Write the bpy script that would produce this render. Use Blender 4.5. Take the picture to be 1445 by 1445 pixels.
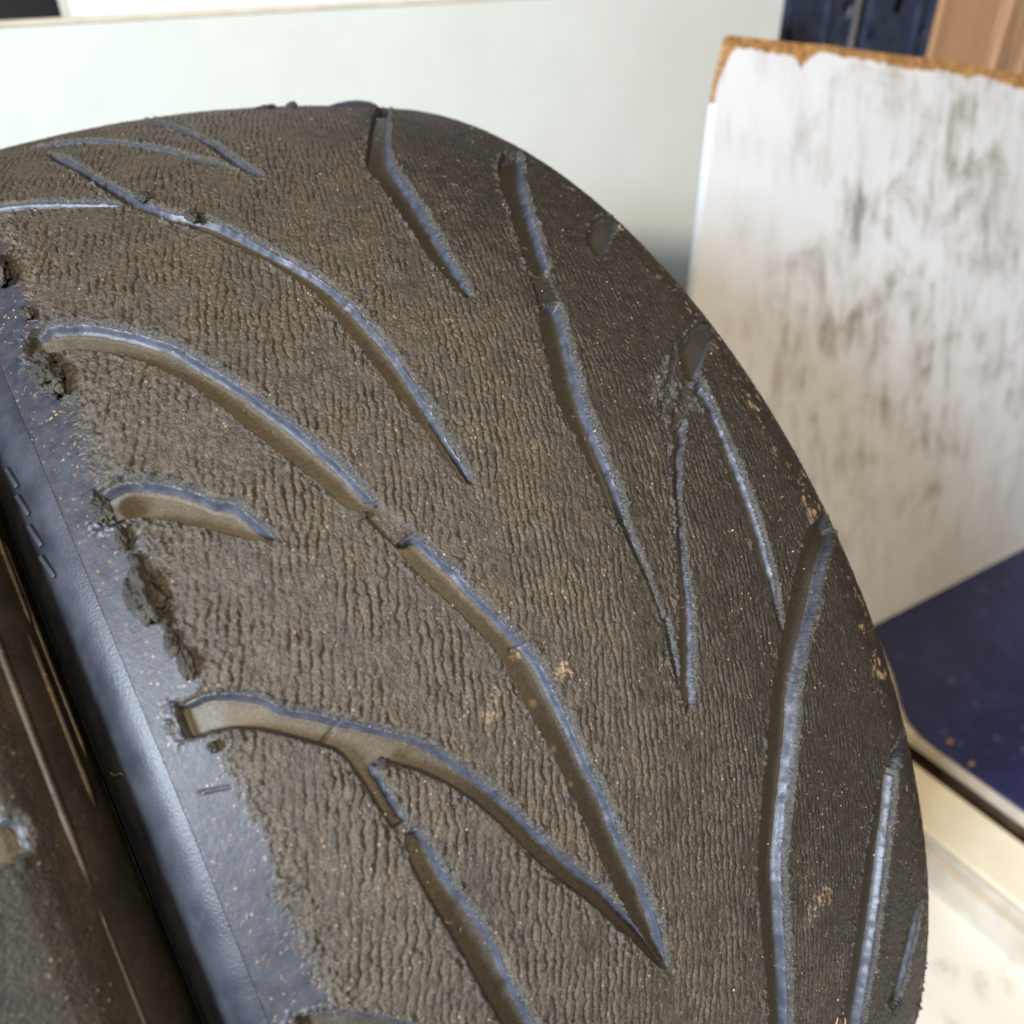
import bpy, bmesh, math, random
import numpy as np
from mathutils import Matrix, Vector

for o in list(bpy.data.objects):
    bpy.data.objects.remove(o)
SC = bpy.context.scene
COL = SC.collection
R = math.radians

# ------------------------------------------------------------------ camera
H = 0.3184                       # height of the tyre axle above the bench
cam = bpy.data.cameras.new('camera')
cam_o = bpy.data.objects.new('camera', cam)
COL.objects.link(cam_o)
cam_o.matrix_world = Matrix((
    (0.820377, 0.327970, -0.468420, -0.113967),
    (-0.571769, 0.459249, -0.679831, -0.348384),
    (-0.007843, 0.825546, 0.564281, 0.376858 + H),
    (0, 0, 0, 1)))
cam.sensor_width = 36.0
cam.lens = 1200.0 / 1445.0 * 36.0
cam.clip_start = 0.01
cam.clip_end = 50
cam.dof.use_dof = True
cam.dof.focus_distance = 0.238
cam.dof.aperture_fstop = 10.5
SC.camera = cam_o

# ------------------------------------------------------------------ light
world = bpy.data.worlds.new('World')
SC.world = world
world.use_nodes = True
bg = world.node_tree.nodes['Background']
bg.inputs[0].default_value = (1.0, 0.97, 0.93, 1)
bg.inputs[1].default_value = 0.075

def area(name, loc, target, size, power, colour):
    l = bpy.data.lights.new(name, 'AREA')
    l.shape = 'RECTANGLE'; l.size = size[0]; l.size_y = size[1]
    l.energy = power; l.color = colour
    o = bpy.data.objects.new(name, l); COL.objects.link(o)
    o.location = loc
    o.rotation_euler = (Vector(target) - Vector(loc)).to_track_quat('-Z', 'Y').to_euler()
    return o
# daylight from an open doorway on the left, warm lamp overhead
area('doorway_light', (-2.0, -0.9, 1.50), (0.0, -0.1, 0.55), (0.45, 0.6), 138, (0.76, 0.86, 1.0))
area('ceiling_lamp', (-0.35, -1.5, 2.4), (0.2, 0.0, 0.4), (0.35, 0.25), 56, (1.0, 0.80, 0.52))

SC.view_settings.view_transform = 'Standard'
SC.view_settings.look = 'None'
SC.view_settings.gamma = 1
SC.view_settings.use_curve_mapping = False
SC.view_settings.exposure = 0.0
SC.render.engine = 'CYCLES'

# ------------------------------------------------------------------ helpers
def tag(o, label=None, cat=None, group=None, kind=None):
    if label: o['label'] = label
    if cat: o['category'] = cat
    if group: o['group'] = group
    if kind: o['kind'] = kind
    return o

def link(name, me, mat=None, parent=None, smooth=False):
    o = bpy.data.objects.new(name, me)
    COL.objects.link(o)
    if mat: me.materials.append(mat)
    if parent: o.parent = parent
    if smooth:
        me.polygons.foreach_set('use_smooth', np.ones(len(me.polygons), dtype=bool))
    return o

def empty(name, loc=(0, 0, 0)):
    o = bpy.data.objects.new(name, None)
    o.empty_display_size = 0.05
    COL.objects.link(o); o.location = loc
    return o

def np_mesh(name, verts, quads):
    me = bpy.data.meshes.new(name)
    verts = np.ascontiguousarray(verts, dtype=np.float32)
    quads = np.ascontiguousarray(quads, dtype=np.int32)
    nf, k = quads.shape
    me.vertices.add(len(verts)); me.vertices.foreach_set('co', verts.ravel())
    me.loops.add(nf * k); me.loops.foreach_set('vertex_index', quads.ravel())
    me.polygons.add(nf)
    me.polygons.foreach_set('loop_start', np.arange(nf, dtype=np.int32) * k)
    me.polygons.foreach_set('loop_total', np.full(nf, k, dtype=np.int32))
    me.update(calc_edges=True)
    return me

def grid_quads(n, m, base=0, wrap=False):
    """n rows (around) by m columns (across)"""
    a = np.arange(n * m).reshape(n, m) + base
    if wrap: a = np.vstack([a, a[:1]])
    return np.stack([a[:-1, :-1], a[:-1, 1:], a[1:, 1:], a[1:, :-1]], -1).reshape(-1, 4)

def bm_obj(name, bm, mat, parent=None, smooth=False, bevel=0):
    if bevel:
        bmesh.ops.bevel(bm, geom=list(bm.edges), offset=bevel, segments=2, affect='EDGES', profile=0.6)
    me = bpy.data.meshes.new(name); bm.to_mesh(me); bm.free()
    return link(name, me, mat, parent, smooth)

def box_bm(x0, x1, y0, y1, z0, z1, bm=None):
    bm = bm or bmesh.new()
    m = Matrix.Translation(((x0 + x1) / 2, (y0 + y1) / 2, (z0 + z1) / 2)) @ Matrix.Diagonal((x1 - x0, y1 - y0, z1 - z0, 1))
    bmesh.ops.create_cube(bm, size=1, matrix=m)
    return bm

def prism_bm(poly, to3, depth_vec):
    """extrude a 2D polygon (list) mapped by to3() along depth_vec"""
    bm = bmesh.new()
    a = [bm.verts.new(to3(*p)) for p in poly]
    b = [bm.verts.new(Vector(to3(*p)) + Vector(depth_vec)) for p in poly]
    bm.faces.new(a); bm.faces.new(b[::-1])
    n = len(poly)
    for i in range(n):
        bm.faces.new((a[(i + 1) % n], a[i], b[i], b[(i + 1) % n]))
    bmesh.ops.recalc_face_normals(bm, faces=bm.faces)
    return bm

# ------------------------------------------------------------------ materials
class NT:
    def __init__(s, name):
        s.m = bpy.data.materials.new(name); s.m.use_nodes = True
        s.t = s.m.node_tree; s.b = s.t.nodes['Principled BSDF']
        s.co = s.n('ShaderNodeTexCoord').outputs['Object']
    def n(s, kind, **kw):
        x = s.t.nodes.new(kind)
        for k, v in kw.items(): setattr(x, k, v)
        return x
    def l(s, a, b): s.t.links.new(a, b)
    def val(s, sock, v):
        if hasattr(v, 'is_output'): s.l(v, sock)
        else: sock.default_value = v
    def noise(s, scale, detail=4, rough=0.55, dist=0, vec=None):
        x = s.n('ShaderNodeTexNoise'); x.inputs['Scale'].default_value = scale
        x.inputs['Detail'].default_value = detail; x.inputs['Roughness'].default_value = rough
        x.inputs['Distortion'].default_value = dist
        s.l(vec or s.co, x.inputs['Vector']); return x.outputs['Fac']
    def stretch(s, sc):
        x = s.n('ShaderNodeMapping'); x.inputs['Scale'].default_value = sc
        s.l(s.co, x.inputs['Vector']); return x.outputs['Vector']
    def voronoi(s, scale, out='Distance', vec=None):
        x = s.n('ShaderNodeTexVoronoi'); x.inputs['Scale'].default_value = scale
        s.l(vec or s.co, x.inputs['Vector']); return x.outputs[out]
    def ramp(s, v, a, b, lo=0.0, hi=1.0, smooth=True):
        x = s.n('ShaderNodeMapRange'); x.interpolation_type = 'SMOOTHSTEP' if smooth else 'LINEAR'
        s.val(x.inputs['Value'], v); x.inputs['From Min'].default_value = a; x.inputs['From Max'].default_value = b
        x.inputs['To Min'].default_value = lo; x.inputs['To Max'].default_value = hi
        return x.outputs['Result']
    def mix(s, f, a, b):
        x = s.n('ShaderNodeMix', data_type='RGBA')
        s.val(x.inputs[0], f)
        for sock, v in ((x.inputs[6], a), (x.inputs[7], b)):
            s.val(sock, (*v, 1) if isinstance(v, tuple) else v)
        return x.outputs[2]
    def math(s, op, a, b=0.0):
        x = s.n('ShaderNodeMath', operation=op); s.val(x.inputs[0], a); s.val(x.inputs[1], b); return x.outputs[0]
    def attr(s, name): return s.n('ShaderNodeAttribute', attribute_name=name).outputs['Fac']
    def bump(s, h, dist, strength=1.0, prev=None):
        x = s.n('ShaderNodeBump'); x.inputs['Distance'].default_value = dist
        x.inputs['Strength'].default_value = strength; s.val(x.inputs['Height'], h)
        if prev: s.l(prev, x.inputs['Normal'])
        return x.outputs['Normal']
    def done(s, col=None, rough=None, normal=None, spec=None):
        if col is not None: s.val(s.b.inputs['Base Color'], (*col, 1) if isinstance(col, tuple) else col)
        if rough is not None: s.val(s.b.inputs['Roughness'], rough)
        if normal is not None: s.l(normal, s.b.inputs['Normal'])
        if spec is not None: s.val(s.b.inputs['Specular IOR Level'], spec)
        return s.m

def mat_tread():
    t = NT('worn_tread_rubber')
    dust_shade = t.attr('dust_shade'); wall = t.attr('wall'); floor = t.attr('floor'); lip = t.attr('lip'); sm = t.attr('smooth')
    big = t.noise(45, 5, 0.6); mid = t.noise(260, 5, 0.65); fine = t.noise(1400, 4, 0.7)
    f = t.math('ADD', t.math('MULTIPLY', mid, 0.6), t.math('MULTIPLY', fine, 0.4))
    dusty = t.mix(t.ramp(f, 0.33, 0.68), (0.028, 0.024, 0.020), (0.096, 0.083, 0.066))
    brown = t.mix(t.ramp(big, 0.25, 0.8), dusty, t.mix(t.ramp(fine, .35, .65), (0.036, 0.030, 0.022), (0.116, 0.092, 0.062)))
    bare = t.mix(t.ramp(f, 0.35, 0.7), (0.016, 0.014, 0.012), (0.042, 0.035, 0.028))
    col = t.mix(t.ramp(t.math('ADD', dust_shade, t.math('MULTIPLY', t.math('SUBTRACT', mid, 0.5), 0.6)), 0.15, 0.85), bare, brown)
    # torn lip, walls, groove floors
    lipc = t.mix(t.ramp(fine, 0.35, 0.65), (0.018, 0.018, 0.019), (0.085, 0.080, 0.071))
    col = t.mix(t.ramp(lip, 0.15, 0.7), col, lipc)
    wallc = t.mix(t.ramp(mid, 0.35, 0.7), (0.036, 0.042, 0.060), (0.070, 0.078, 0.102))  # bluish sheen of the daylight put into the wall colour
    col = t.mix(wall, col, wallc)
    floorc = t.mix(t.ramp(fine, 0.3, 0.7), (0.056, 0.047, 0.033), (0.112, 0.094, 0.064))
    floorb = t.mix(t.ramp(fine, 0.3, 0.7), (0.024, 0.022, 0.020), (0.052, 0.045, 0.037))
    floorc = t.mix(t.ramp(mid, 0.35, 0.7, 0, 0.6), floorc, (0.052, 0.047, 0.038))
    fl = t.mix(t.ramp(t.math('ADD', t.attr('floor_dust_shade'), t.math('MULTIPLY', t.math('SUBTRACT', big, 0.5), 0.9)), 0.25, 0.9), floorb, floorc)
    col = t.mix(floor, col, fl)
    smc = t.mix(t.ramp(mid, 0.3, 0.72), (0.022, 0.025, 0.034), (0.046, 0.050, 0.063))
    smc = t.mix(t.ramp(t.noise(900, 2, 0.5), 0.66, 0.72), smc, (0.20, 0.15, 0.10))
    col = t.mix(sm, col, smc)
    # fine grit: tan, orange and pale specks of dust
    vz = t.n('ShaderNodeTexVoronoi'); vz.inputs['Scale'].default_value = 820; t.l(t.co, vz.inputs['Vector'])
    sep = t.n('ShaderNodeSeparateColor'); t.l(vz.outputs['Color'], sep.inputs[0])
    pick = t.math('GREATER_THAN', sep.outputs[0], 0.86)
    near = t.ramp(vz.outputs['Distance'], 0.22, 0.30, 1.0, 0.0)
    speck = t.math('MULTIPLY', pick, near)
    spc = t.mix(sep.outputs[1], (0.20, 0.105, 0.04), (0.32, 0.25, 0.16))
    keep = t.ramp(t.noise(70, 3), 0.38, 0.62, 0.25, 0.95)
    keep = t.math('MULTIPLY', keep, t.math('SUBTRACT', 1.0, t.math('MULTIPLY', t.math('MAXIMUM', wall, floor), 0.85)))
    col = t.mix(t.math('MULTIPLY', speck, keep), col, spc)
    # pale scuffs (chalky wear) on the outer shoulder
    sc_ = t.attr('scuff')
    col = t.mix(sc_, col, t.mix(fine, (0.16, 0.11, 0.065), (0.42, 0.32, 0.20)))
    rough = t.mix(t.math('MAXIMUM', wall, sm), (0.47,) * 3, (0.40,) * 3)
    rough = t.mix(lip, rough, (0.72,) * 3)
    rough = t.mix(sm, rough, (0.45,) * 3)
    rough = t.mix(t.math('MULTIPLY', floor, 0.9), rough, (0.52,) * 3)
    amp = t.math('SUBTRACT', 1.0, t.math('MULTIPLY', t.math('MAXIMUM', t.math('MAXIMUM', wall, floor), sm), 0.82))
    nb = t.bump(t.math('MULTIPLY', t.math('ADD', t.noise(2300, 3, 0.6), t.math('MULTIPLY', t.noise(800, 3, .6), 1.5)), amp), 0.00034)
    return t.done(col, rough, nb, 0.5)

def mat_rubber(name, lo, hi, rough, bump=0.00012, dustcol=(0.16, 0.11, 0.06), dusta=0.62, dustb=0.8):
    t = NT(name)
    a = t.noise(90, 5, 0.6); b = t.noise(900, 3, 0.6)
    col = t.mix(t.ramp(a, 0.3, 0.7), lo, hi)
    col = t.mix(t.ramp(t.math('ADD', t.math('MULTIPLY', b, 0.6), t.math('MULTIPLY', t.noise(40, 4), 0.4)), dusta, dustb), col, dustcol)
    r = t.ramp(a, 0.3, 0.7, rough, rough + 0.05)
    return t.done(col, r, t.bump(t.math('ADD', t.noise(1500, 3), t.math('MULTIPLY', a, .4)), bump), 0.5)

M = {}
M['tread'] = mat_tread()
M['sidewall'] = mat_rubber('sidewall_rubber', (0.018, 0.021, 0.030), (0.040, 0.044, 0.056), 0.40)
M['dark_side'] = mat_rubber('dusty_dark_rubber', (0.020, 0.016, 0.012), (0.044, 0.034, 0.024), 0.60, dusta=0.54, dustb=0.74)
M['rib'] = mat_rubber('rib_rubber', (0.026, 0.021, 0.014), (0.062, 0.048, 0.028), 0.5, dustcol=(0.26, 0.14, 0.04), dusta=0.55, dustb=0.70)
M['blob'] = mat_rubber('balled_rubber', (0.018, 0.017, 0.016), (0.060, 0.054, 0.044), 0.7, bump=0.0006, dustcol=(0.12, 0.10, 0.07), dusta=0.55, dustb=0.68)
M['liner'] = mat_rubber('liner_rubber', (0.015, 0.015, 0.015), (0.025, 0.025, 0.025), 0.6)

def mat_simple(name, a, b, scale, rough, bump=0, bscale=400, spec=0.5):
    t = NT(name)
    col = t.mix(t.ramp(t.noise(scale, 5, 0.6), 0.3, 0.7), a, b)
    nrm = t.bump(t.noise(bscale, 3), bump) if bump else None
    return t.done(col, rough, nrm, spec)
GROOVES = {
 'R1c':[(18.5,45.7),(16.0,47.31),(14.3,48.84),(14.0,49.74),(15.5,49.68),(16.9,48.48),(19.2,46.96),(21.0,45.77)],
 'R3n':[(71.7,34.36),(63.5,35.25),(54.3,36.72),(52.8,37.33),(57.7,36.89),(65.6,36.2),(75.8,35.1)],
 'R3l':[(77.5,31.66),(62.4,34.22),(51.5,36.11),(52.4,36.4),(64.8,34.5),(77.2,32.4)],
 'A1':[(-100.9,20.15),(-98.4,19.5),(-93.5,19.14),(-86.8,19.7),(-80.6,20.5),(-74.8,21.57),(-67.3,23.04),(-61.8,25.07),(-56.3,27.03),(-54.2,28.09),(-49.6,29.76),(-46.6,31.25),(-43.6,32.73),(-40.9,34.26),(-39.6,35.32),(-46.0,35.32),(-49.0,34.83),(-51.9,33.38),(-55.9,31.78),(-60.1,30.03),(-63.1,28.64),(-66.3,27.15),(-69.7,25.81),(-73.8,24.7),(-78.0,23.58),(-83.5,22.66),(-88.7,21.93),(-94.5,21.38),(-101.4,21.21)],
 'A2':[(-42.3,37.37),(-36.6,37.0),(-33.7,37.52),(-31.7,38.51),(-28.9,39.41),(-27.8,40.29),(-26.2,41.05),(-24.3,41.94),(-23.0,42.75),(-19.8,44.06),(-18.6,45.55),(-18.4,46.85),(-17.7,47.95),(-17.5,49.97),(-16.3,51.88),(-16.3,53.55),(-15.6,55.21),(-14.8,57.06),(-14.4,58.76),(-15.5,60.17),(-18.0,60.6),(-21.4,59.19),(-23.9,56.45),(-25.2,54.24),(-25.7,52.64),(-26.2,50.96),(-26.9,48.65),(-28.5,46.75),(-28.9,45.12),(-29.6,43.9),(-31.2,42.91),(-33.5,41.75),(-35.9,40.72),(-38.3,39.69),(-40.4,38.64)],
 'B':[(-101.6,39.96),(-98.2,39.74),(-93.1,39.93),(-88.4,40.29),(-83.2,41.04),(-79.5,41.91),(-74.0,42.6),(-68.3,43.48),(-60.5,44.57),(-53.8,45.71),(-49.5,46.87),(-44.2,48.49),(-40.6,49.84),(-37.3,51.29),(-32.7,53.05),(-28.6,54.52),(-25.1,55.58),(-23.4,56.43),(-18.9,58.54),(-16.5,60.32),(-19.3,60.4),(-24.6,58.24),(-29.0,56.65),(-32.3,55.46),(-36.8,54.17),(-41.4,52.53),(-44.7,50.95),(-48.3,49.59),(-51.1,48.64),(-55.2,47.59),(-59.5,46.71),(-65.4,45.82),(-66.8,45.89),(-66.0,46.37),(-65.2,47.33),(-65.0,48.46),(-69.4,48.52),(-70.4,47.74),(-71.3,46.55),(-72.6,45.32),(-73.8,44.58),(-77.1,43.94),(-81.4,43.27),(-86.4,42.49),(-92.2,41.86),(-97.6,41.58),(-101.9,41.56)],
 'B2':[(-67.8,48.83),(-63.4,48.55),(-61.7,49.86),(-60.5,51.55),(-57.8,52.93),(-56.0,54.82),(-55.2,57.0),(-53.8,58.97),(-51.9,61.63),(-60.5,60.56),(-62.5,58.02),(-63.8,56.66),(-65.1,54.88),(-66.5,53.16),(-68.0,51.56),(-68.9,50.05)],
 'S':[(-101.0,29.99),(-98.2,29.6),(-93.8,29.46),(-88.2,29.86),(-82.7,30.59),(-77.5,31.55),(-74.3,32.21),(-70.5,32.72),(-68.1,33.82),(-66.1,35.01),(-68.2,35.16),(-73.4,34.54),(-78.7,33.68),(-84.8,32.72),(-91.1,31.89),(-97.0,31.42),(-101.3,31.28)],
 'C':[(-102.6,53.38),(-98.1,53.53),(-92.7,53.93),(-90.4,54.15),(-83.8,55.16),(-78.1,56.25),(-71.9,58.48),(-76.9,59.26),(-86.6,57.1),(-96.8,55.61),(-103.2,54.88)],
 'BP':[(-73.5,-4.79),(-65.9,-5.58),(-54.4,-3.83),(-47.7,-2.13),(-39.8,1.57),(-31.8,4.47),(-24.8,7.47),(-20.8,9.16),(-19.2,10.68),(-24.8,9.38),(-29.5,7.52),(-36.8,4.98),(-44.7,2.01),(-53.9,-0.58),(-64.2,-2.58)],
 'AP':[(-29.2,-9.39),(-19.5,-9.38),(-19.9,-1.44),(-17.1,3.57),(-16.0,7.37),(-14.5,10.17),(-13.8,11.65),(-16.4,11.86),(-19.6,10.31),(-21.5,8.46),(-21.1,5.62),(-22.8,2.37),(-25.7,-2.51)],
 'D':[(-67.4,-1.3),(-62.7,0.58),(-60.7,3.48),(-58.6,6.99),(-55.6,9.08),(-52.5,11.23),(-47.6,13.04),(-40.9,14.28),(-37.1,15.27),(-32.9,16.84),(-28.5,18.87),(-23.4,20.79),(-19.8,22.3),(-17.7,23.82),(-15.3,26.37),(-14.1,28.66),(-14.0,30.43),(-14.1,32.15),(-14.1,33.64),(-13.5,34.91),(-13.5,35.71),(-14.8,36.14),(-17.8,35.93),(-19.2,33.91),(-20.4,31.95),(-22.1,29.99),(-23.5,27.82),(-24.4,26.03),(-25.8,24.48),(-26.4,23.07),(-29.1,21.49),(-33.3,19.62),(-38.9,17.85),(-43.4,16.18),(-49.2,14.65),(-54.7,12.92),(-59.1,11.15),(-62.0,8.24),(-65.0,5.0),(-68.4,1.24)],
 'CP':[(-95.0,5.95),(-89.3,6.52),(-79.6,7.58),(-70.4,8.97),(-62.5,10.13),(-56.5,11.16),(-58.8,11.65),(-72.0,10.1),(-81.4,9.07),(-91.0,8.17),(-96.8,7.84)],
 'R0':[(74.0,-4.98),(31.9,8.43),(20.0,12.09),(18.0,15.0),(14.7,19.1),(13.0,22.48),(13.3,25.03),(15.0,25.91),(18.1,25.72),(19.7,24.94),(21.6,22.51),(24.3,19.52),(29.0,15.08),(32.5,11.8),(40.4,8.69),(83.0,-5.28)],
 'R1a':[(81.3,11.15),(69.0,13.84),(61.1,16.58),(52.8,19.96),(47.1,22.28),(41.7,24.84),(46.7,25.34),(52.1,24.77),(54.2,23.92),(60.7,21.14),(68.7,17.96),(79.1,14.62),(93.8,10.68)],
 'R1b':[(36.9,27.2),(30.8,29.1),(26.1,31.29),(21.2,33.34),(20.7,35.14),(20.0,37.41),(19.1,39.49),(19.5,40.75),(18.9,42.48),(18.8,44.2),(18.1,45.97),(17.0,46.9),(19.8,45.87),(20.9,44.13),(22.4,42.64),(23.4,40.93),(26.3,39.25),(27.9,37.29),(30.2,35.23),(33.1,33.32),(37.5,31.1),(43.2,28.68),(45.5,27.26)],
 'R2':[(73.7,22.74),(83.8,21.07),(92.4,20.14),(106.7,19.34),(94.1,21.81),(72.0,24.87)],
 'R3m':[(84.2,31.43),(96.6,30.45),(109.4,29.96),(110.1,31.08),(94.2,32.22),(82.9,33.75),(76.1,34.79),(71.7,34.61),(72.9,33.63),(77.2,32.2)],
 'R3b':[(72.3,34.63),(70.5,36.54),(68.3,38.72),(65.2,41.1),(63.2,43.39),(60.0,45.7),(58.5,47.76),(57.2,49.59),(59.3,49.5),(61.5,48.68),(66.3,46.54),(69.3,44.5),(72.0,42.37),(74.5,40.01),(76.4,37.83),(78.3,36.05),(79.9,34.74)],
 'R3a':[(56.4,36.82),(48.8,38.33),(42.4,40.22),(36.6,42.03),(31.3,43.76),(26.2,45.43),(21.4,46.98),(13.4,49.58),(13.9,50.43),(18.2,50.06),(26.6,47.37),(31.2,45.79),(35.1,44.02),(39.5,42.21),(45.1,40.38),(53.7,38.28),(62.3,36.73)],
 'R4':[(90.0,44.91),(77.3,46.54),(67.0,48.07),(58.3,49.39),(45.1,51.77),(36.2,53.99),(24.4,57.28),(17.8,59.53),(14.5,62.22),(9.7,67.21),(7.6,69.96),(17.2,71.52),(19.2,68.59),(25.7,62.78),(30.0,60.12),(37.5,57.86),(51.4,54.29),(59.3,52.23),(68.9,50.62),(80.2,49.01),(91.1,47.43),(111.3,46.26),(106.0,44.89)],
 'R5':[(101.2,59.03),(86.7,59.46),(75.6,60.73),(67.8,62.43),(58.4,64.81),(50.0,67.66),(41.0,71.08),(35.0,74.59),(49.4,77.34),(54.0,73.2),(61.5,70.24),(67.2,67.96),(76.8,64.76),(84.5,62.74),(91.7,60.5),(108.5,60.51)],
 'R6':[(92.7,70.03),(82.3,70.94),(72.3,72.35),(65.7,74.59),(68.7,75.8),(71.2,76.14),(76.7,76.07),(83.1,74.14),(89.2,72.48),(94.3,71.03)],
 'tieA':[(-46.0,35.32),(-39.6,35.32),(-36.1,36.97),(-42.4,37.41)],
 'tieR1':[(41.7,24.84),(48.6,25.22),(45.6,27.38),(36.8,27.24)],
 'tieB':[(-69.2,48.45),(-64.9,48.41),(-63.5,48.6),(-67.9,48.88)],
}

# ------------------------------------------------------------------ tyre cross-section
RT, KT, XS_, RS_ = 0.31836, 0.9323, 0.08757, 0.03936
def crown_r(x):
    e = np.clip((x - XS_) / RS_, 0, 0.97)
    return RT - KT * x * x - RS_ * (1 - np.sqrt(1 - e * e))
LEFT = [(-0.090, 0.218), (-0.100, 0.2185), (-0.1075, 0.226), (-0.1120, 0.236), (-0.1165, 0.248), (-0.1186, 0.262), (-0.1188, 0.274),
        (-0.1178, 0.285), (-0.1162, 0.292), (-0.1135, 0.2985), (-0.1110, 0.3022), (-0.1082, 0.3044)]
def tread_profile(mirror_left=False):
    """dense (x, r) polyline of the tread from the left crease to the right shoulder"""
    if mirror_left:      # symmetric tyre: both shoulders like the left one
        x = np.linspace(-0.1, 0.1, 900); r = RT - KT * x * x
        return (np.concatenate([[-0.1075, -0.104], x, [0.104, 0.1075]]), np.concatenate([[0.3046, 0.3072], r, [0.3072, 0.3046]]))
    x = np.concatenate([np.linspace(-0.1, 0.0875, 800), XS_ + RS_ * np.sin(np.linspace(0.01, 1.30, 260))])
    r = crown_r(x)
    k = x < -0.093
    r = np.where(k, 0.3046 + (x + 0.1075) / (0.1075 - 0.093) * (crown_r(-0.093) - 0.3046), r)
    rs = np.convolve(r, np.ones(17) / 17, 'same'); r[9:120] = rs[9:120]
    x = np.concatenate([[-0.1075, -0.104], x]); r = np.concatenate([[0.3046, 0.3046 + 0.0035 / 0.0145 * (crown_r(-0.093) - 0.3046)], r])
    return x, r
def arclen(x, r): return np.concatenate([[0], np.cumsum(np.hypot(np.diff(x), np.diff(r)))])

def revolve(name, prof, mat, parent, cx=0.0, steps=288, fine=6, smooth=True):
    p = np.array(prof)
    s = arclen(p[:, 0], p[:, 1]); q = np.linspace(0, s[-1], len(p) * fine)
    # soft interpolation of the section
    x = np.interp(q, s, p[:, 0]); r = np.interp(q, s, p[:, 1])
    for _ in range(fine):
        x[1:-1] = (x[:-2] + 2 * x[1:-1] + x[2:]) / 4; r[1:-1] = (r[:-2] + 2 * r[1:-1] + r[2:]) / 4
    a = np.linspace(0, 2 * np.pi, steps, endpoint=False)[:, None]
    v = np.stack([np.broadcast_to(x + cx, (steps, len(x))), -np.sin(a) * r, np.cos(a) * r], -1).reshape(-1, 3)
    return link(name, np_mesh(name, v, grid_quads(steps, len(x), wrap=True)), mat, parent, smooth)

rng = np.random.default_rng(11)
def gnoise(n, m, dn, dm, ln, lm, seed):
    """smooth gaussian noise on an n x m grid (spacing dn, dm), correlation lengths ln, lm, unit variance"""
    g = np.random.default_rng(seed).standard_normal((n, m)).astype(np.float32)
    fn = np.fft.fftfreq(n, dn)[:, None]; fm = np.fft.rfftfreq(m, dm)[None]
    h = np.fft.irfft2(np.fft.rfft2(g) * np.exp(-((fn * ln) ** 2 + (fm * lm) ** 2) * 2.2), (n, m))
    return (h / h.std()).astype(np.float32)
def sstep(a, b, v):
    t = np.clip((v - a) / (b - a), 0, 1); return t * t * (3 - 2 * t)

def chaikin(p, it=1):
    p = np.array(p, float)
    for _ in range(it):
        q = np.roll(p, -1, 0)
        p = np.stack([0.82 * p + 0.18 * q, 0.18 * p + 0.82 * q], 1).reshape(-1, 2)
    return p

def poly_sd(px, py, poly):
    """signed distance, positive inside"""
    d = np.full(px.shape, 1e9, np.float32); inside = np.zeros(px.shape, bool)
    n = len(poly)
    for i in range(n):
        ax, ay = poly[i]; bx, by = poly[(i + 1) % n]
        ex, ey = bx - ax, by - ay; wx, wy = px - ax, py - ay
        t = np.clip((wx * ex + wy * ey) / (ex * ex + ey * ey + 1e-12), 0, 1)
        d = np.minimum(d, (wx - ex * t) ** 2 + (wy - ey * t) ** 2)
        c = (ay > py) != (by > py)
        if ey != 0: inside ^= c & (px < ex * (py - ay) / ey + ax)
    d = np.sqrt(d); return np.where(inside, d, -d)

CMM = RT * 1000 * math.pi / 180          # mm of circumference for one degree
def groove_fields(S, PHI, s_of_x, grooves):
    """S (mm across), PHI (deg) 1-D axes -> signed distance to the nearest groove and its depth"""
    n, m = len(PHI), len(S)
    sd = np.full((n, m), -30.0, np.float32); dep = np.zeros((n, m), np.float32); scl = np.ones((n, m), np.float32)
    c = PHI * CMM
    for poly, depth in grooves:
        P = chaikin([(s_of_x(x), f * CMM) for x, f in poly], 2)
        lo, hi = P.min(0) - 9, P.max(0) + 9
        i0, i1 = np.searchsorted(c, [lo[1], hi[1]]); j0, j1 = np.searchsorted(S, [lo[0], hi[0]])
        if i1 <= i0 or j1 <= j0: continue
        X, Y = np.meshgrid(S[j0:j1], c[i0:i1])
        d = poly_sd(X.astype(np.float32), Y.astype(np.float32), P)
        v = sd[i0:i1, j0:j1]; k = d > v
        v[k] = d[k]; dep[i0:i1, j0:j1][k] = depth; scl[i0:i1, j0:j1][k] = min(1.0, max(d.max(), 0.5) / 4.3)
    return sd, dep, scl

DEPTH = {'A1': 4.2, 'A2': 3.7, 'B': 3.6, 'B2': 3.5, 'S': 4.2, 'C': 3.6, 'BP': 2.8, 'AP': 2.8, 'D': 3.2, 'CP': 2.4, 'R0': 3.7, 'R1a': 4.4,
         'R1b': 4.0, 'R2': 1.6, 'R3m': 2.0, 'R3b': 3.7, 'R3a': 2.6, 'R4': 4.8, 'R5': 4.6, 'R6': 2.6, 'R1c': 2.4, 'R3n': 1.0, 'R3l': 0.6}
def all_grooves():
    out = [(GROOVES[k], d) for k, d in DEPTH.items()]
    sh = lambda k, a: ([(x, f + a) for x, f in GROOVES[k]], DEPTH[k])
    for n in range(1, 7):                        # the pattern carries on round the tyre
        for k in ('A1', 'A2', 'B', 'B2', 'S', 'C'): out.append(sh(k, 45 * n))
    for n in range(1, 5):
        for k in ('R2', 'R3m', 'R3a', 'R3b', 'R4', 'R5'): out.append(sh(k, 59 * n))
    return out
CUTS = [((-76.0, 43.9), (-68.5, 43.2)), ((-25.2, 43.9), (-18.5, 43.9)), ((-103.0, 43.6), (-97.2, 43.9))]   # thin moulded lines / cracks (x mm, deg)

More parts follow.
